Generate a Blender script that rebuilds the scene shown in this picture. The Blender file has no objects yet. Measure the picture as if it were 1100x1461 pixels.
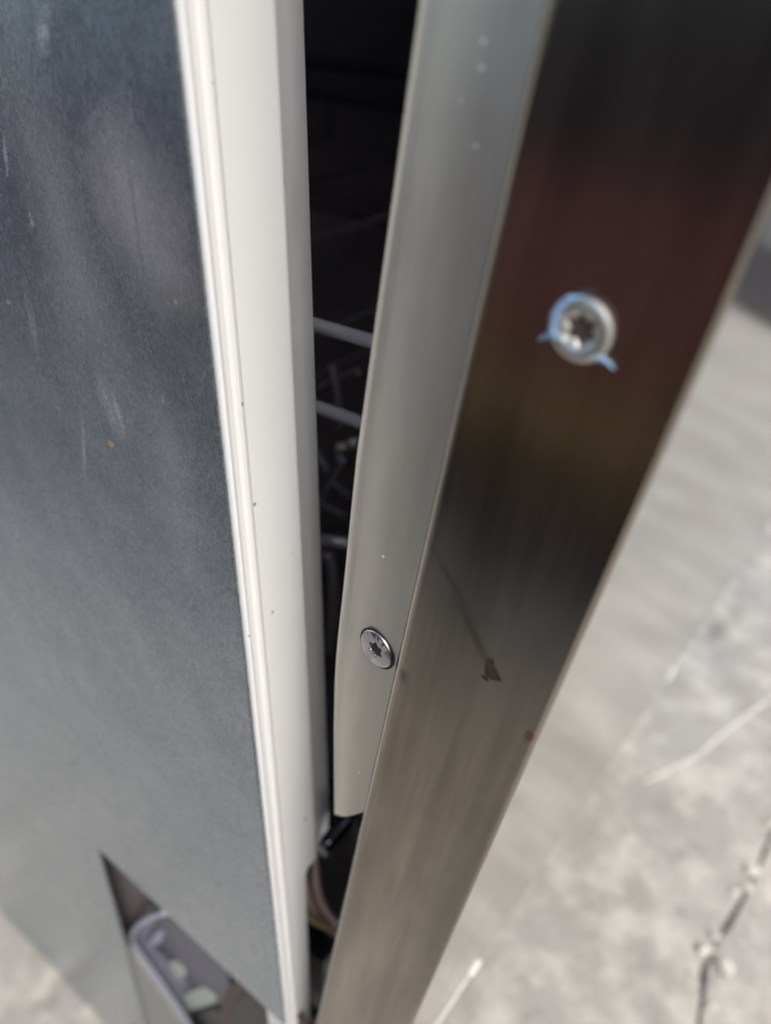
import bpy, bmesh, math, random
from mathutils import Vector, Matrix, noise
random.seed(4)
S = bpy.context.scene; SHARP = 40
COL = S.collection

# ------------------------------------------------------------------ camera
AX = ((0.61015162, -0.44173082, 0.65771489), (-0.792016, -0.36168614, 0.491827), (-0.02063121, 0.82100976, 0.57054126))
CAM = Vector((-0.10284, -0.12257, 0.685))
FPX = 1148.58
right = Vector((AX[0][0], AX[1][0], -AX[2][0])); up = -Vector((AX[0][1], AX[1][1], -AX[2][1])); back = -Vector((AX[0][2], AX[1][2], -AX[2][2]))
cd = bpy.data.cameras.new('camera'); cam = bpy.data.objects.new('camera', cd); COL.objects.link(cam)
cam.matrix_world = Matrix(((right.x, up.x, back.x, CAM.x), (right.y, up.y, back.y, CAM.y), (right.z, up.z, back.z, CAM.z), (0, 0, 0, 1)))
cd.sensor_fit = 'VERTICAL'; cd.sensor_height = 24; cd.lens = FPX / 1461 * 24
cd.clip_start = .005; cd.clip_end = 400
cd.dof.use_dof = True; cd.dof.focus_distance = .185; cd.dof.aperture_fstop = 5.4
S.camera = cam

# ------------------------------------------------------------------ light
SUN_EL, SUN_ROT = math.radians(52), math.radians(205)
w = bpy.data.worlds.new('World'); S.world = w; w.use_nodes = True
nt = w.node_tree; nt.nodes.clear()
sky = nt.nodes.new('ShaderNodeTexSky'); sky.sky_type = 'NISHITA'; sky.sun_disc = False
sky.sun_elevation = SUN_EL; sky.sun_rotation = SUN_ROT; sky.air_density = 1.0; sky.dust_density = 3.0; sky.ozone_density = 1.0
bg = nt.nodes.new('ShaderNodeBackground'); bg.inputs[1].default_value = .12
wo = nt.nodes.new('ShaderNodeOutputWorld')
nt.links.new(sky.outputs[0], bg.inputs[0]); nt.links.new(bg.outputs[0], wo.inputs[0])
ld = bpy.data.lights.new('sun', 'SUN'); ld.energy = 1.3; ld.angle = math.radians(25); ld.color = (1, .97, .92)
sun = bpy.data.objects.new('sun', ld); COL.objects.link(sun)
# the Nishita sun sits at rotation measured clockwise from +Y
sd = Vector((math.sin(SUN_ROT) * math.cos(SUN_EL), math.cos(SUN_ROT) * math.cos(SUN_EL), math.sin(SUN_EL)))
sun.rotation_euler = sd.to_track_quat('Z', 'Y').to_euler()
S.view_settings.view_transform = 'Standard'; S.view_settings.look = 'None'; S.view_settings.gamma = 1
S.view_settings.exposure = 0.64
S.cycles.max_bounces = 10; S.cycles.use_denoising = True

# ------------------------------------------------------------------ helpers
def ray(u, v):
    a, b = u - 550, v - 730.5
    return Vector((AX[0][0]*a + AX[0][1]*b + AX[0][2]*FPX, AX[1][0]*a + AX[1][1]*b + AX[1][2]*FPX, -(AX[2][0]*a + AX[2][1]*b + AX[2][2]*FPX))).normalized()
def on_plane(u, v, p, n):
    d = ray(u, v); p = Vector(p); n = Vector(n)
    return CAM + d * ((p - CAM).dot(n) / d.dot(n))
def onx(u, v, x): return on_plane(u, v, (x, 0, 0), (1, 0, 0))
def ony(u, v, y): return on_plane(u, v, (0, y, 0), (0, 1, 0))
def onz(u, v, z): return on_plane(u, v, (0, 0, z), (0, 0, 1))
TH = math.radians(8.27)
DM = Matrix.Translation((0, -.0096, .285)) @ Matrix.Rotation(math.pi/2 + TH, 4, 'X')
DI = DM.inverted()
def door_pt(u, v, x=0, lp=None, ln=None):
    if lp is None: lp, ln = (x, 0, 0), (1, 0, 0)
    return DI @ on_plane(u, v, DM @ Vector(lp), DM.to_3x3() @ Vector(ln))

def tag(o, label=None, cat=None, group=None, kind=None):
    if label: o['label'] = label
    if cat: o['category'] = cat
    if group: o['group'] = group
    if kind: o['kind'] = kind
    return o
def empty(name, loc=(0, 0, 0)):
    o = bpy.data.objects.new(name, None); COL.objects.link(o); o.location = loc; return o
def mesh(name, verts, faces, mats, parent=None, smooth=False, mi=None, loc=None):
    me = bpy.data.meshes.new(name); me.from_pydata([tuple(v) for v in verts], [], faces); me.validate()
    for m in (mats if isinstance(mats, (list, tuple)) else [mats]): me.materials.append(m)
    if mi: 
        for p, i in zip(me.polygons, mi): p.material_index = i
    bm = bmesh.new(); bm.from_mesh(me); bmesh.ops.recalc_face_normals(bm, faces=bm.faces); bm.to_mesh(me); bm.free()
    if smooth:
        me.polygons.foreach_set('use_smooth', [True]*len(me.polygons))
        try: me.set_sharp_from_angle(angle=math.radians(SHARP))
        except Exception: pass
    o = bpy.data.objects.new(name, me); COL.objects.link(o); o.parent = parent
    if loc is not None: o.location = loc
    return o
def box(name, a, b, mat, parent=None, bev=0.0, loc=None):
    bm = bmesh.new(); bmesh.ops.create_cube(bm, size=1)
    a = Vector(a); b = Vector(b)
    for v in bm.verts: v.co = Vector(((a.x+b.x)/2 + v.co.x*(b.x-a.x), (a.y+b.y)/2 + v.co.y*(b.y-a.y), (a.z+b.z)/2 + v.co.z*(b.z-a.z)))
    if bev: bmesh.ops.bevel(bm, geom=bm.edges[:], offset=bev, segments=2, affect='EDGES', profile=.6)
    me = bpy.data.meshes.new(name); bm.to_mesh(me); bm.free(); me.materials.append(mat)
    o = bpy.data.objects.new(name, me); COL.objects.link(o); o.parent = parent
    if loc is not None: o.location = loc
    return o
def prism(name, pts, d, mat, parent=None, bev=0.0, origin=None):
    """closed polygon pts (3-D) pushed along d"""
    d = Vector(d); pts = [Vector(p) for p in pts]; n = len(pts)
    org = Vector(origin) if origin is not None else Vector((0, 0, 0))
    bm = bmesh.new()
    A = [bm.verts.new(p - org) for p in pts]; B = [bm.verts.new(p + d - org) for p in pts]
    bm.faces.new(A); bm.faces.new(B[::-1])
    for i in range(n): bm.faces.new((A[i], A[(i+1) % n], B[(i+1) % n], B[i]))
    bmesh.ops.recalc_face_normals(bm, faces=bm.faces)
    if bev: bmesh.ops.bevel(bm, geom=bm.edges[:], offset=bev, segments=2, affect='EDGES', profile=.6)
    me = bpy.data.meshes.new(name); bm.to_mesh(me); bm.free(); me.materials.append(mat)
    o = bpy.data.objects.new(name, me); COL.objects.link(o); o.parent = parent; o.location = org
    return o
def tube(name, pts, r, mat, parent=None, seg=14, closed=False, cap=True, taper=None, origin=None):
    pts = [Vector(p) for p in pts]; n = len(pts); V = []; F = []
    org = Vector(origin) if origin is not None else Vector((0, 0, 0))
    u = None
    for i, p in enumerate(pts):
        t = (pts[min(i+1, n-1)] - pts[max(i-1, 0)]).normalized()
        if u is None: u = t.orthogonal().normalized()
        u = (u - t * u.dot(t)).normalized(); b = t.cross(u)
        rr = r * (taper[i] if taper else 1)
        for k in range(seg):
            a = 2*math.pi*k/seg; V.append(p - org + (u*math.cos(a) + b*math.sin(a))*rr)
    for i in range(n-1):
        for k in range(seg): F.append((i*seg+k, i*seg+(k+1) % seg, (i+1)*seg+(k+1) % seg, (i+1)*seg+k))
    if cap: F.append(tuple(range(seg))[::-1]); F.append(tuple((n-1)*seg+k for k in range(seg)))
    return mesh(name, V, F, mat, parent, True, loc=org)
def smooth_path(pts, n=8):
    pts = [Vector(p) for p in pts]; P = [pts[0]] + pts + [pts[-1]]; out = []
    for i in range(1, len(P)-2):
        for k in range(n):
            t = k/n; a, b, c, d = P[i-1], P[i], P[i+1], P[i+2]
            out.append(.5*((2*b) + (c-a)*t + (2*a-5*b+4*c-d)*t*t + (3*b-a-3*c+d)*t**3))
    out.append(pts[-1]); return out

# ------------------------------------------------------------------ materials
class M:
    def __init__(s, name, col=(.5, .5, .5), rough=.5, metal=0., spec=.5):
        s.m = bpy.data.materials.new(name); s.m.use_nodes = True; s.t = s.m.node_tree; s.t.nodes.clear()
        s.b = s.n('ShaderNodeBsdfPrincipled'); o = s.n('ShaderNodeOutputMaterial'); s.l(s.b.outputs[0], o.inputs[0])
        s.tc = s.n('ShaderNodeTexCoord').outputs['Object']
        s.set('Base Color', col); s.set('Roughness', rough); s.set('Metallic', metal); s.set('Specular IOR Level', spec)
        s.h = None
    def n(s, t, **k):
        x = s.t.nodes.new(t)
        for a, v in k.items(): setattr(x, a, v)
        return x
    def l(s, a, b): s.t.links.new(a, b)
    def put(s, sock, v):
        if hasattr(v, 'links'): s.l(v, sock)
        elif isinstance(v, (tuple, list)) and sock.type == 'RGBA': sock.default_value = (*v[:3], 1)
        else: sock.default_value = v
    def set(s, k, v): s.put(s.b.inputs[k], v); return s
    def math(s, op, a, b=0., c=None, clamp=False):
        x = s.n('ShaderNodeMath', operation=op, use_clamp=clamp); s.put(x.inputs[0], a); s.put(x.inputs[1], b)
        if c is not None: s.put(x.inputs[2], c)
        return x.outputs[0]
    def map(s, scale=(1, 1, 1), loc=(0, 0, 0), rot=(0, 0, 0), src=None):
        x = s.n('ShaderNodeMapping'); s.l(src or s.tc, x.inputs[0]); x.inputs['Scale'].default_value = scale
        x.inputs['Location'].default_value = loc; x.inputs['Rotation'].default_value = rot; return x.outputs[0]
    def noise(s, sc, det=4, rough=.5, src=None, out='Fac', dist=0):
        x = s.n('ShaderNodeTexNoise'); s.l(src or s.tc, x.inputs['Vector']); x.inputs['Scale'].default_value = sc
        x.inputs['Detail'].default_value = det; x.inputs['Roughness'].default_value = rough; x.inputs['Distortion'].default_value = dist
        return x.outputs[out]
    def voro(s, sc, src=None, out='Distance', feat='F1'):
        x = s.n('ShaderNodeTexVoronoi', feature=feat); s.l(src or s.tc, x.inputs['Vector']); x.inputs['Scale'].default_value = sc
        return x.outputs[out]
    def ramp(s, f, *st):
        x = s.n('ShaderNodeValToRGB'); s.l(f, x.inputs[0]); e = x.color_ramp.elements
        while len(e) < len(st): e.new(.5)
        for i, (p, c) in enumerate(st):
            e[i].position = p; e[i].color = (c, c, c, 1) if not isinstance(c, (tuple, list)) else (*c, 1)
        return x.outputs[0]
    def mix(s, f, a, b, mode='MIX'):
        x = s.n('ShaderNodeMix', data_type='RGBA', blend_type=mode); s.put(x.inputs[0], f); s.put(x.inputs[6], a); s.put(x.inputs[7], b)
        return x.outputs[2]
    def bump(s, h, strength=.2, dist=.001, prev=None):
        x = s.n('ShaderNodeBump'); s.put(x.inputs['Height'], h); x.inputs['Strength'].default_value = strength; x.inputs['Distance'].default_value = dist
        if prev is not None: s.l(prev, x.inputs['Normal'])
        s.l(x.outputs[0], s.b.inputs['Normal']); return x.outputs[0]
    def blob(s, c, r, soft=.5, ang=0, plane='yz', nz=.35, nsc=400):
        """mask that is 1 inside an uneven ellipse at c (object coordinates of that plane)"""
        q = s.n('ShaderNodeSeparateXYZ'); s.l(s.tc, q.inputs[0]); ix = {'x': 0, 'y': 1, 'z': 2}
        a = s.math('SUBTRACT', q.outputs[ix[plane[0]]], c[0]); b = s.math('SUBTRACT', q.outputs[ix[plane[1]]], c[1])
        ca, sa = math.cos(ang), math.sin(ang)
        p = s.math('DIVIDE', s.math('ADD', s.math('MULTIPLY', a, ca), s.math('MULTIPLY', b, sa)), r[0])
        t = s.math('DIVIDE', s.math('SUBTRACT', s.math('MULTIPLY', b, ca), s.math('MULTIPLY', a, sa)), r[1])
        d = s.math('SQRT', s.math('ADD', s.math('MULTIPLY', p, p), s.math('MULTIPLY', t, t)))
        if nz: d = s.math('ADD', d, s.math('MULTIPLY', s.math('SUBTRACT', s.noise(nsc, 3), .5), nz*2))
        x = s.n('ShaderNodeMapRange'); s.l(d, x.inputs[0]); x.inputs[1].default_value = 1 - soft; x.inputs[2].default_value = 1 + soft
        x.inputs[3].default_value = 1; x.inputs[4].default_value = 0
        return x.outputs[0]

def steel(name, col=(.55, .53, .50), rough=.2, stretch=(1, .04, 1), bs=.12, var=.1, sc=900):
    m = M(name, col, rough, 1.)
    g = m.noise(sc, 3, .6, m.map(stretch)); lo = m.noise(30, 3)
    m.set('Roughness', m.math('ADD', m.math('MULTIPLY', g, .12), m.math('ADD', m.math('MULTIPLY', lo, var), rough - .06 - var/2)))
    m.g = g; m.nrm = m.bump(g, bs, .00004)
    return m

# ================================================================== ground
gm = M('concrete', rough=.88)
n1 = gm.noise(2.2, 6, .6); n2 = gm.noise(45, 8, .7); n3 = gm.noise(9, 5, .6)
c = gm.mix(n1, (.39, .38, .34), (.50, .49, .44))
c = gm.mix(gm.ramp(n3, (.42, 0.), (.62, .7)), c, (.37, .335, .30))
c = gm.mix(gm.ramp(gm.noise(17, 5, .65), (.46, 0.), (.60, .85)), c, (.66, .635, .55))
c = gm.mix(gm.ramp(gm.noise(26, 6, .7), (.56, 0.), (.66, .6)), c, (.27, .245, .23))
c = gm.mix(gm.ramp(gm.noise(160, 3, .6), (.62, 0.), (.68, .6)), c, (.22, .20, .18))
c = gm.mix(gm.ramp(n2, (.35, .45), (.6, 0.)), c, (.33, .31, .28))
yl = gm.math('MULTIPLY', gm.ramp(gm.noise(28, 3), (.66, 0.), (.72, .5)), gm.ramp(gm.noise(5, 2), (.5, 0.), (.6, 1.)))
c = gm.mix(yl, c, (.52, .46, .22))
gp = onz(1022, 900, 0)
c = gm.mix(gm.math('MULTIPLY', gm.blob((gp.x, gp.y), (.022, .010), .6, 0, 'xy', .3, 60), .8), c, (.24, .22, .20))
c = gm.mix(gm.ramp(gm.voro(260), (.0, .35), (.18, 0.)), c, (.62, .6, .56))
gm.set('Base Color', c); gm.set('Roughness', gm.ramp(gm.noise(12, 5, .6), (.35, .45), (.65, .9)))
gm.bump(gm.noise(600, 4, .7), .5, .0008, gm.bump(gm.math('ADD', n2, gm.math('MULTIPLY', n3, 2.)), .4, .004))
dm = M('crack_dirt', (.17, .15, .13), .95); dm.bump(dm.noise(300, 5), .8, .003)
big = 60
mesh('ground', [(-big, -big, -.007), (big, -big, -.007), (big, big, -.007), (-big, big, -.007)], [(0, 1, 2, 3)], dm.m)['kind'] = 'structure'
# two cast concrete slabs that meet in an uneven, debris filled joint
cr = [onz(u, v, 0) for u, v in ((985, 1600), (997, 1461), (1003, 1380), (1040, 1310), (1075, 1250), (1100, 1190), (1130, 1120))]
dirv = (cr[-1] - cr[0]).normalized()
path = [cr[0] - dirv*big] + [cr[0] - dirv*k for k in (3, 1.5, .8, .4, .2, .1)]
for i in range(len(cr)-1):
    for k in range(8): path.append(cr[i].lerp(cr[i+1], k/8))
path.append(cr[-1]); x = 0
while x < 3: x += .03; path.append(cr[-1] + dirv*x)
path.append(cr[-1] + dirv*big)
nrm = Vector((-dirv.y, dirv.x, 0))
def slab(side, wd):
    V = []; F = []
    for i, p in enumerate(path):
        j = noise.noise(p*14 + Vector((side*5, 0, 0)))*.004 + noise.noise(p*70 + Vector((0, side*3, 0)))*.002
        q = p + nrm*side*(.0009 + abs(j)*.8) if 0 < i < len(path)-1 else p + nrm*side*.004
        V += [q + nrm*side*big, q + nrm*side*.0012, q - Vector((0, 0, .0010)), q - Vector((0, 0, .0075)) + nrm*side*.0016]
    for i in range(len(path)-1):
        for k in range(3): F.append((i*4+k, i*4+k+1, i*4+k+5, i*4+k+4))
    o = mesh('concrete_slab', V, F, gm.m, None); o['kind'] = 'structure'; return o
slab(1, 0); slab(-1, 0)
# grit in the joint: counted by nobody
pm = M('white_grit', (.70, .67, .61), .85); pm.bump(pm.noise(900, 4), .5, .001)
V = []; F = []
def stone(p, r, seed, sq=.7):
    bm = bmesh.new(); bmesh.ops.create_icosphere(bm, subdivisions=1, radius=1)
    vs = []
    for v in bm.verts:
        q = v.co.copy(); q *= .8 + .9*noise.noise(q*1.3 + Vector((seed, seed*2, 0)))
        q.z *= sq; vs.append(Vector(p) + q*r)
    fs = [[v.index for v in f.verts] for f in bm.faces]; bm.free(); return vs, fs
for i in range(620):
    t = random.random(); a = cr[0].lerp(cr[-1], t) if i < 330 else cr[0] - dirv*.1 + dirv*random.uniform(0, 2.4)
    k = min(range(len(path)), key=lambda q: (path[q]-a).length)
    on = random.random() < .4
    p = path[k] + dirv*random.uniform(-.01, .01) + nrm*random.gauss(0, .016 if on else .006)
    d = abs((p-path[k]).dot(nrm)); r = random.uniform(.0006, .0020)*(1.5 if random.random() < .1 else 1)
    vs, fs = stone((p.x, p.y, r*.5 if d > .007 else -.006), r, i)
    b = len(V); V += vs; F += [tuple(b+q for q in f) for f in fs]
tag(mesh('joint_grit', V, F, pm.m), 'fine pale grit scattered in and along the joint of the concrete', 'grit', kind='stuff')
SP = [((1004, 1358), .0068, 'white stone chip on the near side of the concrete joint, tallest of the bright chips'),
      ((1032, 1384), .0072, 'broad white stone chip lying just across the joint from the tallest chip'),
      ((1018, 1337), .0042, 'small grey stone chip wedged in the joint above the two bright chips'),
      ((1072, 1243), .0055, 'round pale pebble by the joint near the right border of the photo'),
      ((1047, 1274), .0040, 'small pale pebble left of the joint below the round one'),
      ((1064, 1268), .0036, 'tiny grey pebble sitting in the joint under the round pale one'),
      ((1098, 1178), .0050, 'grey pebble in the dark part of the joint at the right border')]
for k, ((u, v), r, lab) in enumerate(SP):
    p = onz(u, v, 0); r *= 1.25; vs, fs = stone((0, 0, 0), r, 50+k*3, .75)
    o = mesh('stone_chip', vs, fs, pm.m, None, False, loc=(p.x, p.y, r*.45)); tag(o, lab, 'stone chip', 'stone chips along the concrete joint')
# pale strand of plastic string lying on the slab
sm = M('pale_string', (.62, .60, .54), .7)
pts = [onz(u, v, .003) for u, v in ((915, 1118), (935, 1105), (965, 1090), (995, 1075), (1020, 1052), (1048, 1030), (1078, 1008), (1110, 985), (1150, 960))]
V = []; F = []; sp = smooth_path(pts, 6)
for i, p in enumerate(sp):
    t = (sp[min(i+1, len(sp)-1)] - sp[max(i-1, 0)]).normalized(); s_ = Vector((-t.y, t.x, 0)); wd = .0028*min(1, i/8+.15)*(1+.3*math.sin(i*.9))
    for a, z in ((-1, 0), (-.5, .0009), (0, .0012), (.5, .0009), (1, 0)): V.append((p.x + s_.x*a*wd, p.y + s_.y*a*wd, .0006 + z))
for i in range(len(sp)-1):
    for k in range(4): F.append((i*5+k, i*5+k+1, i*5+k+6, i*5+k+5))
tag(mesh('string', V, F, sm.m, None, True), 'pale flattened strand of string curving over the concrete', 'string')

# ================================================================== dishwasher
DW = empty('dishwasher')
tag(DW, 'dishwasher with galvanised side, white front frame and stainless door tilted ajar', 'dishwasher')
W_, D_, H_ = .6, .575, .845
# --- galvanised side
def yz(u, v): q = onx(u, v, 0); return (q.y, q.z)
ga = M('galvanised_steel', (.45, .47, .50), .4, 1.)
cell = ga.voro(1100, ga.map((1, 1, .6)), 'Color'); gs = ga.n('ShaderNodeSeparateColor'); ga.l(cell, gs.inputs[0])
fine = ga.noise(1500, 4, .7); low = ga.noise(9, 3, .5); mid = ga.noise(60, 4, .6, ga.map((1, 1, .4)))
c = ga.mix(gs.outputs[0], (.435, .485, .535), (.545, .595, .635))
c = ga.mix(ga.ramp(fine, (.35, .7), (.60, 0.)), c, (.24, .29, .35))
sheen = ga.math('MAXIMUM', ga.blob(yz(195, 290), (.016, .011), .7, 1.2, 'yz', .6, 60), ga.math('MULTIPLY', ga.blob(yz(95, 330), (.03, .010), .8, 1.4, 'yz', .7, 40), .7))  # soft pale reflections painted into the panel colour
sheen = ga.math('MAXIMUM', sheen, ga.math('MULTIPLY', ga.blob(yz(250, 700), (.02, .006), .8, 1.5, 'yz', .7, 60), .35))
c = ga.mix(ga.math('MULTIPLY', sheen, .55), c, (.84, .82, .79))
dust = ga.math('MULTIPLY', ga.ramp(ga.noise(1300, 5, .8), (.55, 0.), (.68, 1.)), ga.ramp(ga.noise(26, 3), (.45, .1), (.7, .75)))
def line(mm, a, b, wd, soft=.7, nz=.5, nsc=900):
    cx, cy = (a[0]+b[0])/2, (a[1]+b[1])/2; L = math.hypot(b[0]-a[0], b[1]-a[1])/2
    return mm.blob((cx, cy), (L, wd), soft, math.atan2(b[1]-a[1], b[0]-a[0]), 'yz', nz, nsc)
sc = None
for a, b, wd, s_ in (((148, 540), (172, 615), .0022, .45), ((165, 560), (180, 612), .0010, .7), ((122, 600), (126, 680), .0006, .6), ((70, 30), (66, 70), .0018, .6),
                     ((62, 0), (74, 30), .0030, .35), ((12, 200), (16, 245), .0006, .7), ((44, 420), (58, 500), .0014, .35), ((196, 210), (205, 365), .0005, .0), ((48, 300), (52, 322), .0005, .6), ((235, 560), (238, 580), .0006, .4)):
    if not s_: continue
    k = ga.math('MULTIPLY', line(ga, yz(*a), yz(*b), wd), s_)
    sc = k if sc is None else ga.math('MAXIMUM', sc, k)
sc = ga.math('MULTIPLY', sc, ga.ramp(ga.noise(1400, 5, .8), (.42, .08), (.56, 1.)))
white = ga.math('MAXIMUM', sc, ga.math('MULTIPLY', dust, .35))
c = ga.mix(white, c, (.62, .63, .62))
dk = ga.math('MULTIPLY', line(ga, yz(187, 218), yz(207, 368), .0004, .8, .4), .3)
c = ga.mix(dk, c, (.12, .12, .13))
ru = ga.blob(yz(163, 632), (.0011, .0008), .35, 0, 'yz', .3, 1500); ru = ga.math('MAXIMUM', ru, ga.math('MULTIPLY', ga.blob(yz(17, 430), (.0008, .0006), .4, 0, 'yz', .3, 1500), .7))
ru = ga.math('MAXIMUM', ru, ga.math('MULTIPLY', ga.blob(yz(256, 430), (.0004, .0004), .4, 0, 'yz', .3, 1500), .7))
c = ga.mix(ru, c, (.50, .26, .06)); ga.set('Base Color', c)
ga.set('Metallic', ga.math('SUBTRACT', .96, ga.math('ADD', ga.math('MULTIPLY', white, .8), ga.math('ADD', ru, ga.math('MULTIPLY', sheen, .16)), clamp=True), clamp=True))
ga.set('Roughness', ga.math('ADD', ga.math('MULTIPLY', gs.outputs[1], .10), ga.math('ADD', ga.math('MULTIPLY', mid, .12), .15)))
n_ = ga.bump(low, .6, .006); n_ = ga.bump(ga.noise(55, 3, .5, ga.map((1, .35, 1))), .14, .0008, n_); n_ = ga.bump(mid, .16, .0006, n_); n_ = ga.bump(ga.noise(1100, 5, .75), .32, .0002, n_)
notch_t = .3115; notch_y = .128
na, nb2 = onx(141, 1212, -.0009), onx(208, 1461, -.0009); nd = (nb2 - na)/(nb2.z - na.z)
nf = na + nd*(.006 - na.z)
sp_ = [(-.0009, 0, notch_t), (-.0009, 0, H_), (-.0009, D_, H_), (-.0009, D_, .006), (-.0009, nf.y, .006), (-.0009, na.y, na.z)]
print('notch', na, nb2, nf)
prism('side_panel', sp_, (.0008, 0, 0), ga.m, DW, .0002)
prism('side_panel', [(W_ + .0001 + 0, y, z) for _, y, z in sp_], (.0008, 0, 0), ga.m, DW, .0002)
FLANGE = 1
# --- white front frame: a ridged profile, cut back near the hinge
wm = M('white_enamel', (.80, .79, .755), .32); c = wm.mix(wm.noise(14, 3), (.87, .87, .85), (.83, .83, .81))
def xz(u, v, y=0): q = ony(u, v, y); return (q.x, q.z)
sp = None
for (u, v), r in (((365, 720), .00045), ((390, 874), .0004), ((345, 576), .0004), ((330, 660), .0002), ((408, 262), .0003), ((436, 1168), .0006), ((418, 790), .0002), ((302, 118), .0002), ((352, 905), .0003)):
    k = wm.blob(xz(u, v), (r, r*1.3), .35, 0, 'xz', .4, 2500); sp = k if sp is None else wm.math('MAXIMUM', sp, k)
sp = wm.math('MAXIMUM', sp, wm.math('MULTIPLY', wm.ramp(wm.voro(210), (.02, 1.), (.035, 0.)), .18))
sm2 = wm.math('MULTIPLY', wm.blob(xz(424, 290, .003), (.0022, .007), .7, 0, 'xz', .5, 300), .3)
c = wm.mix(sm2, c, (.5, .42, .34))
c = wm.mix(wm.math('MULTIPLY', sp, .85), c, (.30, .17, .09)); 
gr_ = wm.math('MULTIPLY', wm.ramp(wm.noise(30, 6, .7, wm.map((1, 1, .12))), (.45, 0.), (.75, 1.)), .30)
qx = wm.n('ShaderNodeSeparateXYZ'); wm.l(wm.tc, qx.inputs[0]); gv = wm.ramp(qx.outputs[0], (.0, .5), (.0030, .9), (.0048, .5), (.010, .15))
c = wm.mix(wm.math('MULTIPLY', gr_, gv), c, (.46, .42, .36)); wm.set('Base Color', c)
wm.set('Roughness', wm.math('ADD', wm.math('MULTIPLY', wm.noise(60, 4), .16), .24)); wm.bump(wm.noise(260, 3), .06, .0004)
prof = [(.0002, .012), (.0002, -.0002), (.0004, -.0007), (.0010, -.0010), (.0017, -.0008), (.0022, -.0001), (.0030, .0004), (.0044, .0004), (.0052, -.0002), (.0060, -.0004), (.0068, -.0002), (.0076, .0003),
        (.012, .0002), (.018, 0.), (.0228, 0.), (.0236, .0002), (.0242, .0006), (.030, .0034), (.0380, .0068), (.0392, .0076), (.0398, .0090), (.0400, .020)]
lev = []
def xm(z):
    pts = [(H_, .05), (.4130, .05), (.4105, .0325), (.4085, .0262), (.4072, .0250), (.4045, .0247), (.4038, .0225), (.4030, .0192), (.4010, .0178), (.396, .0174), (.340, .0160), (.285, .0143), (.03, .0136)]
    for (z0, x0), (z1, x1) in zip(pts, pts[1:]):
        if z1 <= z <= z0: return x0 + (x1-x0)*(z0-z)/max(z0-z1, 1e-9)
    return .0136
zs = [H_ - .002, .6, .45, .415, .4128, .4117, .4105, .4095, .4085, .4079, .4072, .406, .4048, .4045, .4042, .4038, .4035, .4030, .4022, .4010, .396, .37, .340, .31, .285, .03]
V = []; F = []; n = len(prof)
for z in zs:
    m_ = xm(z)
    for x, y in prof:
        V.append((min(x, m_), y, z) if x < m_ else (m_, max(.0006, min(y, .002)) if x < prof[-1][0] else .02 if False else (max(y, .0005) if m_ < .0245 else y), z))
for i in range(len(zs)-1):
    for k in range(n-1): F.append((i*n+k, i*n+k+1, (i+1)*n+k+1, (i+1)*n+k))
SHARP = 14; o = mesh('front_frame', V, F, wm.m, DW, True)
V2 = [(W_ - x, y, z) for x, y, z in V]; mesh('front_frame', V2, F, wm.m, DW, True); SHARP = 40
box('top_panel', (-.001, -.001, H_ + .0005), (W_+.001, D_, H_+.012), ga.m, DW, .001)
box('back_panel', (.0002, D_-.004, .01), (W_-.0002, D_-.001, H_-.001), ga.m, DW)
# --- the tub
tb = steel('tub_steel', (.42, .40, .42), .35, (1, 1, .1), .1)
def quad(name, pts, mat, parent): return prism(name, pts, (Vector(pts[1])-Vector(pts[0])).cross(Vector(pts[2])-Vector(pts[1])).normalized()*.0006, mat, parent)
quad('tub_wall', [(.0405, .0205, .36), (.0405, .56, .36), (.0405, .56, .82), (.0405, .0205, .82)], tb.m, DW)
quad('tub_wall', [(.5595, .0205, .36), (.5595, .0205, .82), (.5595, .56, .82), (.5595, .56, .36)], tb.m, DW)
quad('tub_back', [(.041, .558, .36), (.559, .558, .36), (.559, .558, .82), (.041, .558, .82)], tb.m, DW)
quad('tub_floor', [(.041, .02, .359), (.559, .02, .359), (.559, .557, .359), (.041, .557, .359)], tb.m, DW)
quad('tub_roof', [(.041, .02, .821), (.041, .557, .821), (.559, .557, .821), (.559, .02, .821)], tb.m, DW)
bk = M('black_plastic', (.022, .020, .022), .42); bk.bump(bk.noise(900, 3), .15, .0002)
mb = M('brown_plastic', (.09, .05, .045), .5); mb.set('Base Color', mb.mix(mb.noise(60, 4), (.10, .055, .05), (.05, .03, .03)))
mg = M('grey_plastic', (.30, .27, .27), .5); mg.set('Base Color', mg.mix(mg.noise(30, 4), (.33, .29, .30), (.24, .21, .22)))
zn = steel('zinc_plate', (.62, .66, .74), .28, (1, 1, 1), .1)
# --- base of the machine, seen through the cut-out in the side panel
box('base_tray', (.060, .150, .012), (W_-.06, D_-.02, .20), mg.m, DW, .004); box('dark_gap_block', (.062, .030, .012), (W_-.06, .050, .34), bk.m, DW, .002)  # black front block added to keep the hinge gap dark
box('toe_panel', (.02, .062, .008), (W_-.02, .0635, .12), ga.m, DW)

# ================================================================== door (a part of the machine, hinged at its foot)
st = steel('stainless_steel', (.50, .475, .45), .17, (.06, .03, 1), .05, .05, 1100)
def dl(u, v): q = door_pt(u, v, 0); return (q.y, q.z)
bands = st.noise(150, 3, .6, st.map((.05, .05, 1))); c = st.mix(st.ramp(bands, (.38, 0.), (.62, 1.)), (.38, .335, .28), (.26, .23, .19))
film = st.noise(22, 5, .6); c = st.mix(st.ramp(film, (.4, 0.), (.7, .35)), c, (.36, .32, .265))
dirt = None
def addm(k):
    global dirt
    dirt = k if dirt is None else st.math('MAXIMUM', dirt, k)
def dline(a, b, wd, s_, soft=.7, nz=.4, nsc=500): addm(st.math('MULTIPLY', line(st, dl(*a), dl(*b), wd, soft, nz, nsc), s_))

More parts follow.
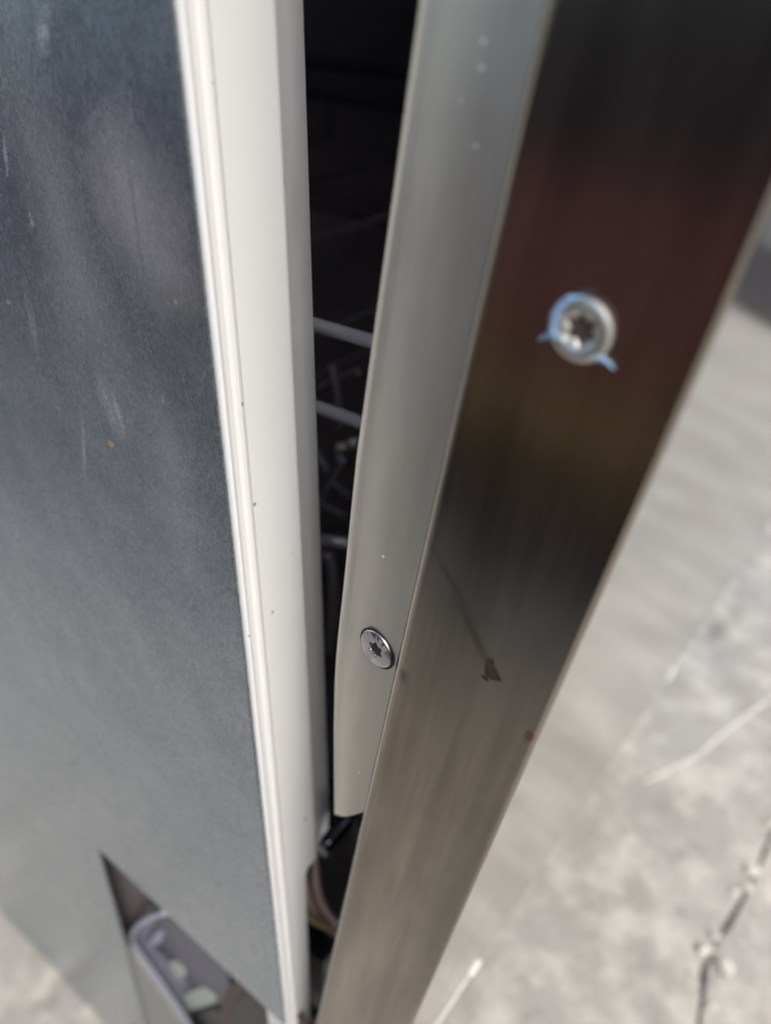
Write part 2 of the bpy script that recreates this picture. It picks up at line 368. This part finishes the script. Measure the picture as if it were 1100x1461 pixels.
# dried drip: a small triangle
for (u, v), r, s_ in (((701, 960), (.0016, .0014), .9), ((698, 950), (.0020, .0008), .9), ((709, 967), (.0007, .0009), .7), ((692, 967), (.0006, .0008), .7)):
    addm(st.math('MULTIPLY', st.blob(dl(u, v), r, .35, 0, 'yz', .35, 1200), s_))
addm(st.math('MULTIPLY', st.blob(dl(576, 965), (.0018, .0010), .8, 0, 'yz', .5, 700), .35))
c = st.mix(st.math('MULTIPLY', dirt, 2.2, clamp=True), c, (.055, .030, .022))
trail = st.math('MAXIMUM', st.math('MULTIPLY', line(st, dl(658, 866), dl(697, 950), .0009, .9, .4, 500), .55), st.math('MULTIPLY', line(st, dl(622, 790), dl(668, 872), .0007, .9, .4, 500), .4))
c = st.mix(trail, c, (.10, .07, .055))
rs = st.blob(dl(754, 1050), (.0019, .0010), .4, 0, 'yz', .35, 1500)
c = st.mix(st.math('MULTIPLY', rs, 1.2, clamp=True), c, (.10, .05, .02))
c = st.mix(st.math('MULTIPLY', st.ramp(st.noise(38, 6, .7, st.map((1, .5, 1), (3, 1, 2))), (.5, 0.), (.68, 1.)), .4), c, (.24, .19, .15))
# grime creeping in from the front edge near the bottom
gl = st.math('MULTIPLY', st.blob((dl(640, 1300)[0], dl(640, 1300)[1]), (.05, .0060), .7, 0, 'yz', .7, 60), .45)
gl = st.math('MAXIMUM', gl, st.math('MULTIPLY', st.blob((dl(700, 1180)[0], dl(735, 1180)[1]), (.05, .0035), .6, 0, 'yz', .5, 60), .5))
c = st.mix(gl, c, (.10, .085, .05)); st.set('Base Color', c)
md = st.math('ADD', st.math('MULTIPLY', dirt, .85), st.math('ADD', rs, st.math('MULTIPLY', gl, .6)), clamp=True)
st.set('Metallic', st.math('SUBTRACT', 1., md, clamp=True))
dd = st.bump(st.noise(12, 2), .12, .003, st.nrm)
ln = steel('liner_steel', (.74, .72, .68), .42, (1, .03, 1), .12, .05, 900)
lw = ln.noise(7, 2); ln.bump(ln.noise(40, 2), .10, .0015, ln.bump(lw, .25, .003, ln.nrm))
spk = None
for (u, v), r in (((553, 789), .00035), ((700, 58), .00028), ((697, 95), .00026), ((690, 205), .0002), ((665, 140), .0002), ((520, 1095), .0003)):
    q = door_pt(u, v, .007); k = ln.blob((q.y, q.z), (r, r), .4, 0, 'yz', .2, 2000); spk = k if spk is None else ln.math('MAXIMUM', spk, k)
ln.set('Base Color', ln.mix(spk, ln.mix(ln.ramp(ln.noise(55, 6, .65, ln.map((1, .15, 1))), (.3, 0.), (.7, 1.)), (.68, .65, .565), (.50, .475, .41)), (.95, .95, .92)))
ln.set('Roughness', ln.math('ADD', ln.math('MULTIPLY', ln.noise(35, 6, .7), .22), .28)); ln.set('Metallic', ln.math('SUBTRACT', .82, spk, clamp=True))

VT, VB = .545, -.0125; TK = .0346
def extrude(name, prof, v0, v1, mat, parent, closed=False, steps=1, smooth=True):
    n = len(prof); V = []; F = []
    for i in range(steps+1):
        for x, z in prof: V.append((x, v0 + (v1-v0)*i/steps, z))
    m_ = n if closed else n-1
    for i in range(steps):
        for k in range(m_): F.append((i*n+k, i*n+(k+1) % n, (i+1)*n+(k+1) % n, (i+1)*n+k))
    if closed: F += [tuple(range(n)), tuple(range(n*steps, n*steps+n))[::-1]]
    return mesh(name, V, F, mat, parent, smooth)
# inner liner with rounded edge
SL = door_pt(495, 1158, .008).y
def arc(cx, cz, r, a0, a1, k=8): return [(cx + r*math.cos(math.radians(a0+(a1-a0)*i/k)), cz + r*math.sin(math.radians(a0+(a1-a0)*i/k))) for i in range(k+1)]
lp = [(.0036, .0005), (.0036, -.0006), (.0040, -.0012), (.0043, -.0022), (.0045, -.0050), (.0049, -.0085), (.0055, -.0115), (.0063, -.0145), (.0072, -.0172), (.0080, -.0196), (.0084, -.0210), (.0086, -.0222), (.0091, -.0236), (.0100, -.0246), (.0114, -.0252), (.0130, -.0254)]
full = lp + [(W_ - x, z) for x, z in lp[::-1]]

vl, vr = door_pt(472, 1154, .0104), door_pt(520, 1152, .004)
edge = [(door_pt(u, v, .0088).y, door_pt(u, v, .0088).z) for u, v in ((481, 850), (475, 905), (471, 960), (470, 1040), (471.5, 1110), (473, 1168))]
print('edge', [(round(a, 4), round(b, 4)) for a, b in edge])
def wclamp(v):
    if v >= edge[0][0]: return min(-.018, edge[0][1] + (-.0254 - edge[0][1])*min(1, (v - edge[0][0])/.04))
    for (v0, z0), (v1, z1) in zip(edge, edge[1:]):
        if v >= v1: return z1 + (z0 - z1)*(v - v1)/(v0 - v1)
    return edge[-1][1]
V = []; F = []; n = len(full); NS = 44
for i in range(NS + 1):
    t = (i/NS)**1.8
    for x, z in full:
        e = min(max(-z/.0254, 0), 1)
        vb = vr.y + (vl.y - vr.y)*e - .002*math.sin(math.pi*e)
        v = vb + (VT - vb)*t
        # the flank draws in towards the foot of the door so that it clears the frame
        zc = wclamp(v)
        V.append((x, v, z*(zc/-.0254)))
for i in range(NS):
    for k in range(n): F.append((i*n+k, i*n+(k+1) % n, (i+1)*n+(k+1) % n, (i+1)*n+k))
F += [tuple(range(n)), tuple(range(n*NS, n*NS+n))[::-1]]
body = mesh('door', V, F, ln.m, DW, True)
print('liner ends', vl, vr)
body.matrix_local = DM; DOOR = body
door_sub = dict(parent=DOOR)
# outer stainless skin: side fold, side face, rounded corner, front
sk = [(.0042, -.0004), (.0034, -.0010)] + [(.0024, -.0007)] + [(.0012, .0003), (.0005, .0008), (.0001, .0016), (0, .0026)] + [(0, TK-.0011)] + arc(.0011, TK-.0011, .0011, 180, 90, 8) + [(.0022, TK)]
skf = sk + [(W_ - x, z) for x, z in sk[::-1]]
side_s = extrude('side_skin', sk, VB, VT, st.m, DOOR, False, 1); extrude('side_skin', [(W_ - x, z) for x, z in sk], VB, VT, st.m, DOOR, False, 1)
sf = steel('front_steel', (.66, .645, .62), .13, (.01, .02, 1), .01, .05, 900); sf.set('Base Color', sf.mix(sf.noise(7, 4), (.70, .685, .65), (.62, .60, .565))); sf.bump(sf.noise(5, 2), .1, .003)
prism('front_panel', [(.0023, VB, TK-.0006), (W_-.0023, VB, TK-.0006), (W_-.0023, VT, TK-.0006), (.0023, VT, TK-.0006)], (0, 0, .00055), sf.m, DOOR)
box('top_cap', (.004, VT-.002, -.022), (W_-.004, VT+.001, TK-.003), bk.m, DOOR)
box('bottom_cap', (.0006, VB+.0004, .0016), (W_-.0006, VB+.0016, TK-.0012), zn.m, DOOR)
box('insulation_pad', (.012, VB+.004, -.002), (W_-.012, SL-.001, TK-.004), bk.m, DOOR, .001)
# pale strip standing in for the highlight on the panel's bottom edge
a = door_pt(690, 1368, 0, (0, VB, 0), (0, 1, 0)) if False else None
bs = M('highlight_strip', (.80, .79, .75), .35)
e1 = door_pt(672, 1396, 0, (0, VB, 0), (0, 1, 0)).x; e2 = door_pt(688, 1372, 0, (0, VB, 0), (0, 1, 0)).x; print('lip', e1, e2)
box('lip_highlight', (.002, VB-.0016, TK-.0035), (e1, VB-.0002, TK+.0004), bs.m, DOOR, .0005)
box('lip_highlight_end', (e1+.001, VB-.0040, TK-.0035), (e2, VB-.0002, TK+.0012), bs.m, DOOR, .0008)

# --- screws
sc_m = steel('screw_steel', (.62, .60, .60), .22, (1, 1, 1), .05, .02); dk_m = M('screw_shadow', (.02, .018, .018), .6); rc_m = M('recess_shade', (.10, .07, .055), .5, .3)
def screw(name, lp_, ln_, R, mat, parent, dome=0., star=.0024, ring=.0005, spin=0):
    z = Vector(ln_).normalized(); x = z.orthogonal().normalized(); y = z.cross(x); N = 72
    def sr(a, s): return s*(1 + .17*math.cos(6*a + spin))
    rows = [(lambda a: sr(a, star*.90), -.00056), (lambda a: sr(a, star*.94), -.00050), (lambda a: sr(a, star), -.0001), (lambda a: sr(a, star*1.08), 0.0)]
    if dome:
        rows += [(lambda a, s=s: star*1.25 + (R-star*1.25)*s, dome*math.sin(math.pi*min(1, s*.9+.08))) for s in (.1, .25, .4, .55, .7, .85, 1.)]
        rows += [(lambda a: R, -.0016)]
    else:
        rows += [(lambda a: R*.90, 0.), (lambda a: R*.955, -.00010), (lambda a: R*.99, -.0004), (lambda a: R, -.0007), (lambda a: R, -.0022)]
    V = []; F = []
    for f, h in rows:
        for k in range(N):
            a = 2*math.pi*k/N; r = f(a); V.append(Vector(lp_) + x*math.cos(a)*r + y*math.sin(a)*r + z*(h + .0007))
    for i in range(len(rows)-1):
        for k in range(N): F.append((i*N+k, i*N+(k+1) % N, (i+1)*N+(k+1) % N, (i+1)*N+k))
    F.append(tuple(range(N))[::-1])
    nm = len(F); mi = [0]*nm
    mi[-1] = 1  # recess floor coloured dark in place of its shade
    for k in range(N): mi[k] = 1
    # dark ring painted round the head for the shade of its hole
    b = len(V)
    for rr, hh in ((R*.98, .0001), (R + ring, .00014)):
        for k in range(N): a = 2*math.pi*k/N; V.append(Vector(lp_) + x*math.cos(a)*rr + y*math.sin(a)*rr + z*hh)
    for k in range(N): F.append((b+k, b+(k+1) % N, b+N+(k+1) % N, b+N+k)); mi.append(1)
    return mesh(name, V, F, [mat, dk_m.m if not dome else rc_m.m], parent, True, mi)
# lower screw on the slanted liner flank
a_, b_ = Vector((.0043, 0, -.0022)), Vector((.0052, 0, -.0100)); tdir = (b_-a_).normalized(); lnrm = Vector((tdir.z, 0, -tdir.x))
if lnrm.x > 0: lnrm = -lnrm
q = door_pt(538.5, 925, 0, a_, lnrm); print('screw', q)
SHARP = 20; screw('screw', q, lnrm, .0050, sc_m.m, DOOR, 0, .0019, .0005, .5)['label'] = 'flat star-socket screw half tucked under the fold of the door edge'
q2 = door_pt(831, 469, 0); SHARP = 40
zr = steel('screw_zinc', (.58, .57, .51), .40, (1, 1, 1), .05, .02)
screw('screw', q2, (-1, 0, 0), .0048, zr.m, DOOR, .0006, .0021, .0002)['label'] = 'raised bright star-socket screw on the dark side of the door'
# torn blue protective film caught under the upper screw
bf = M('blue_film', (.22, .42, .68), .35); bf.set('Alpha', bf.math('ADD', bf.math('MULTIPLY', bf.noise(900, 3), .6), .35)); bf.set('Base Color', bf.mix(bf.noise(1500, 3), (.22, .44, .70), (.50, .66, .82)))
def door_w(u, v, h): return DM @ (door_pt(u, v, -h))
def ribbon(cps, wds, hs):
    V = []; F = []; P = smooth_path([door_w(u, v, h) for (u, v), h in zip(cps, hs)], 6); n = len(P)
    X = Vector((-1, 0, 0))
    for i, p in enumerate(P):
        t = (P[min(i+1, n-1)] - P[max(i-1, 0)]).normalized(); s_ = X.cross(t).normalized(); f = i/(n-1)*(len(wds)-1); k = min(int(f), len(wds)-2); wds = wds; wd = wds[k] + (wds[k+1]-wds[k])*(f-k)
        wd *= .62*(1 + .45*noise.noise(Vector((i*.7, wds[0]*9000, 0)))*1.6)
        for a, h in ((-1, .0), (0, .0003), (1, .0)): V.append(p + s_*a*wd + X*(h + .0001*math.sin(i*1.3 + a)))
    for i in range(n-1):
        for k in range(2): F.append((i*3+k, i*3+k+1, i*3+k+4, i*3+k+3))
    return V, F
V = []; F = []
for cps, wds, hs in ((((833, 424), (812, 428), (797, 440), (790, 456), (788, 472), (795, 484)), (.0003, .0009, .0011, .0010, .0012, .0010), (.0016, .0017, .0017, .0016, .0014, .0012)),
                     (((800, 470), (788, 478), (776, 481), (768, 485)), (.0011, .0008, .0006, .0003), (.0012, .0008, .0006, .0004)),
                     (((845, 508), (858, 512), (868, 518), (876, 527)), (.0003, .0009, .0006, .0001), (.0012, .0006, .0005, .0003))):
    v_, f_ = ribbon(cps, wds, hs); b = len(V); V += v_; F += [tuple(b+k for k in f) for f in f_]
o = mesh('film_shred', V, F, bf.m, None, True); tag(o, 'torn shred of blue protective film caught round the upper door screw', 'plastic film')
sol = o.modifiers.new('thick', 'SOLIDIFY'); sol.thickness = .00012

# --- hinge things in the lower gap
rod = steel('rod_steel', (.42, .42, .45), .28, (1, 1, 1), .05, .02)
hb = empty('hinge') if False else None
def gx(u, v, x): return onx(u, v, x)
o = box('hinge_arm', (-.004, -.012, -.05), (.004, .012, .05), bk.m, DW, .002); p = gx(492, 1230, .055); o.location = p
p = gx(486, 1183, .045); o = tube('hinge_pin', [p + Vector((-.012, 0, 0)), p + Vector((.004, 0, 0)), p + Vector((.005, 0, 0))], .0034, rod.m, DW, 18, taper=[1, 1, .6])
p = gx(478, 1192, .04); tube('hinge_pin', [p + Vector((-.004, 0, 0)), p + Vector((.004, 0, 0))], .0012, rod.m, DW, 14)
hs_m = M('hose_rubber', (.46, .34, .30), .25)
tube('drain_hose', smooth_path([gx(u, v, x) for u, v, x in ((448, 1215, .045), (450, 1240, .040), (452, 1265, .036), (460, 1290, .034), (473, 1310, .033), (492, 1328, .033))], 6), .0019, hs_m.m, DW)
tube('drain_hose', smooth_path([gx(u, v, x) for u, v, x in ((434, 1250, .038), (440, 1280, .036), (448, 1298, .035), (462, 1316, .035), (480, 1332, .035))], 6), .0021, hs_m.m, DW)
br = M('brass', (.70, .52, .28), .4, .5)
tube('brass_fitting', [gx(440, 1308, .030), gx(456, 1318, .030), gx(474, 1324, .030)], .0017, br.m, DW)
p = gx(457, 1350, .06); o = box('hinge_bracket', (-.01, -.012, -.03), (.01, .012, .012), bk.m, DW, .002); o.location = p

# --- foot assembly behind the cut-out
def px(name, pts, x, th, mat, bev=0.0): return prism(name, [onx(u, v, x) for u, v in pts], (th, 0, 0), mat, DW, bev)
fl = M('grey_paint', (.34, .34, .315), .6)
px('panel_flange', [(128, 1170), (141, 1214), (180, 1350), (192, 1362), (262, 1461), (300, 1520), (215, 1520)], .0006, .0008, fl.m)
px('base_side', [(100, 1150), (128, 1215), (196, 1400), (230, 1470), (300, 1560), (480, 1560), (445, 1480), (300, 1280), (180, 1180)], .014, .002, mg.m)
px('bracket_plate', [(184, 1340), (192, 1322), (212, 1312), (238, 1306), (360, 1415), (400, 1520), (320, 1560), (262, 1475), (186, 1356)], .0110, .0012, M('violet_grey_plastic', (.34, .34, .43), .35).m, .0003)
tube('bracket_rim', smooth_path([onx(u, v, .0080) for u, v in ((236, 1302), (210, 1311), (193, 1325), (188, 1340), (197, 1358), (234, 1410), (270, 1461), (306, 1512))], 6), .0017, M('pale_zinc', (.62, .66, .78), .3, .2).m, DW)
px('bracket_rib', [(214, 1340), (226, 1328), (234, 1330), (228, 1346), (214, 1356), (206, 1352)], .0088, .0010, M('pale_rib', (.42, .43, .54), .35).m, .0003)
px('bracket_web', [(222, 1312), (240, 1308), (322, 1380), (336, 1425), (300, 1445), (262, 1396), (226, 1356), (208, 1352)], .0096, .0010, M('dark_blue_plastic', (.07, .07, .12), .3).m, .0003)
pg = M('pale_green_ground', (.50, .55, .46), .5); pg.set('Base Color', pg.mix(pg.noise(200, 4), (.56, .62, .52), (.30, .34, .32)))  # pale green plates stand in for bright ground seen through the base
px('lit_ground_patch', [(240, 1374), (248, 1371), (258, 1378), (264, 1390), (260, 1399), (250, 1394)], .0084, .001, pg.m, .0003)
px('lit_ground_patch', [(262, 1420), (272, 1414), (290, 1408), (308, 1420), (309, 1430), (290, 1437), (270, 1442)], .0084, .001, pg.m, .0003)
px('foot_block', [(268, 1448), (306, 1438), (316, 1450), (312, 1500), (290, 1500)], .0076, .002, bk.m, .0003)
px('dark_hole_patch', [(196, 1314), (200, 1298), (212, 1286), (226, 1294), (222, 1306), (210, 1312), (203, 1318)], .0076, .002, bk.m, .0006)  # black plate standing in for the darkness of an oval hole
px('rear_cover', [(312, 1450), (320, 1418), (338, 1398), (352, 1388), (470, 1490), (440, 1530), (316, 1520)], .0060, .002, mb.m, .0005)
px('rear_shade_patch', [(330, 1461), (338, 1432), (354, 1412), (378, 1430), (392, 1470), (360, 1500)], .0046, .001, bk.m, .0004)  # black plate painted in place of the dark cavity
p = onx(432, 1456, .022); o = box('hinge_foot', (-.007, -.006, -.030), (.008, .010, .0045), mb.m, DW, .002); o.location = p

# ================================================================== dish racks: things of their own inside the tub
wr = M('rack_wire', (.66, .66, .71), .26, .4, 1.); wr.set('Coat Weight', 1.); wr.set('Coat IOR', 2.2); wr.set('Coat Roughness', .12); wr.bump(wr.noise(700, 3), .08, .0002)
wd_m = M('deep_shade_wire', (.022, .021, .024), .5)  # rack wire darkened in colour for the shade inside the tub
def rack(zs_, lab, dz, ncross):
    r = empty('dish_rack', (.3, .03, zs_[0][0])); tag(r, lab, 'dish rack', 'wire racks inside the dishwasher')
    def wire(pts, rr=.0021, mt=None): 
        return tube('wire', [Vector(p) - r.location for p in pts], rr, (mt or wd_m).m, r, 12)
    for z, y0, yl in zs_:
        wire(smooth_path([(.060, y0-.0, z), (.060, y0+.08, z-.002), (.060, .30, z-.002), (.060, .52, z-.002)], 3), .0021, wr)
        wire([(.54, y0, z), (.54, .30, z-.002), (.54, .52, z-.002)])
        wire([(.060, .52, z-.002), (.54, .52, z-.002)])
    z0 = zs_[-1][0]
    for k in range(ncross):
        y = .12 + k*.42/ncross
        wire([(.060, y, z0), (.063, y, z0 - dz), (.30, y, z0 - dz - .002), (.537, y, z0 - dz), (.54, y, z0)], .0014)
    return r
p1, p1b = onx(450, 474, .06), onx(523, 504, .06); p2, p2b = onx(452, 581, .06), onx(508, 608, .06)
print('rods', p1, p1b, p2, p2b)
rack([(p1.z + .0035, -.01, 0), (p2.z + .0015, -.01, .01)], 'upper wire rack with two grey side rails showing in the door gap', .035, 4)
p3 = onx(462, 771, .06)
lr = rack([(p3.z - .05, .06, .01)], 'lower wire rack deep in the dark gap, its wires crossing below the upper rack', .05, 3)
def lw_wire(pts, rr, mt): return tube('wire', smooth_path([onx(u, v, x) - lr.location for u, v, x in pts], 5), rr, mt.m, lr, 12)
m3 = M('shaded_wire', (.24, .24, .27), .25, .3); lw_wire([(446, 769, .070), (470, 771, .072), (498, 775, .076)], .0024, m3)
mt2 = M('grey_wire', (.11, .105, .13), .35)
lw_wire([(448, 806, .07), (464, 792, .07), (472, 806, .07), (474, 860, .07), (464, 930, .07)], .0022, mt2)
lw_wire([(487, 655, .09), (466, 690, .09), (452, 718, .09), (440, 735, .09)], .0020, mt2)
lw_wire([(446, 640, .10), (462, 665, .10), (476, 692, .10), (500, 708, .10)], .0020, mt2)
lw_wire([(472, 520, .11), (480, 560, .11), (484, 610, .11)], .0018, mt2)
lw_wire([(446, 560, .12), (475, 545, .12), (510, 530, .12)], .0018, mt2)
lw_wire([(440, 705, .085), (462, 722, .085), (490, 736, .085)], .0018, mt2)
kn = M('glint_tip', (.62, .60, .54), .3, .2)  # pale knobs standing in for blurred glints in the gap
for u, v in ((480, 642), (498, 635)):
    p = onx(u, v, .13) - lr.location; tube('glint_tip', [p, p + Vector((.004, 0, 0)), p + Vector((.005, 0, 0))], .0022, kn.m, lr, 12, taper=[.8, 1, .4])

# ================================================================== unseen things added for the steel to mirror: cupboard left, wall right
cb = empty('added_cupboard', (-.66, .6, 0)); tag(cb, 'unseen low dark cupboard with ochre rail, added for its bands mirrored in the steel', 'cupboard')  # made-up cupboard, its colour bands shape the reflections in the steel
def paint(name, col, r=.45):
    m = M(name, col, r); m.set('Base Color', m.mix(m.noise(9, 4), tuple(k*.75 for k in col), tuple(min(1, k*1.25) for k in col))); m.bump(m.noise(80, 3), .2, .001); return m.m
dkp = paint('added_black_paint', (.055, .049, .055)); oc = paint('added_ochre_paint', (.38, .27, .11)); mr = paint('added_maroon_paint', (.32, .125, .12)); nb = paint('added_slate_paint', (.050, .062, .078))
box('added_plinth', (-.40, -1.1, .0), (-.012, 1.6, .185), paint('added_umber_paint', (.105, .085, .072)), cb, .004)
box('added_rail', (-.02, -1.1, .205), (0, .489, .305), oc, cb, .004); box('added_rail', (-.02, .492, .205), (0, 1.6, .305), nb, cb, .004)  # slate stretch added to cool what the galvanised side mirrors
for k in range(4): box('added_door_panel', (-.02, -.86+k*.675+.002, .308), (.0, min(1.6, -.86+(k+1)*.675-.002), .52), mr if k < 2 else nb, cb, .004)
box('added_carcass', (-.40, -1.1, .187), (-.022, 1.6, .52), dkp, cb, .004)
box('added_upper_box', (-.42, -1.12, .523), (.004, .20, .74), dkp, cb, .006); box('added_worktop', (-.42, .205, .523), (.004, 1.62, .635), dkp, cb, .004)
wl = M('added_grey_render', (.30, .31, .29), .9); wl.bump(wl.noise(120, 5), .5, .004)
lw_ = empty('added_wall', (2.0, 0, 0)); tag(lw_, 'unseen low grey wall added beyond the door for its dim reflection in the front', 'wall')  # made-up wall, placed for the grey it lends the door front
box('added_wall_body', (0, -3, .0), (.2, 3, .75), wl.m, lw_, .01)
box('base_shade', (-.35, -3, .001), (-.001, 3, .03), dkp, lw_, .004)  # dark strip standing in for the shadow at the wall's foot

ca, cb2 = onx(135, 215, .58), onx(265, 395, .58)
cy0, cy1, cz0, cz1 = min(ca.y, cb2.y), max(ca.y, cb2.y), min(ca.z, cb2.z), max(ca.z, cb2.z); print('reflector', cy0, cy1, cz0, cz1)
cm = paint('reflector_card', (.74, .70, .64), .8)
ct = empty('reflector', (-.58, (cy0+cy1)/2, 0)); tag(ct, 'unseen pale carton standing before the added dark cupboard', 'reflector')  # made-up box, out of view, gives the side panel something pale to mirror
box('reflector_body', (-.05, cy0-ct.location.y, .001), (0, cy1-ct.location.y, cz1), cm, ct, .003)
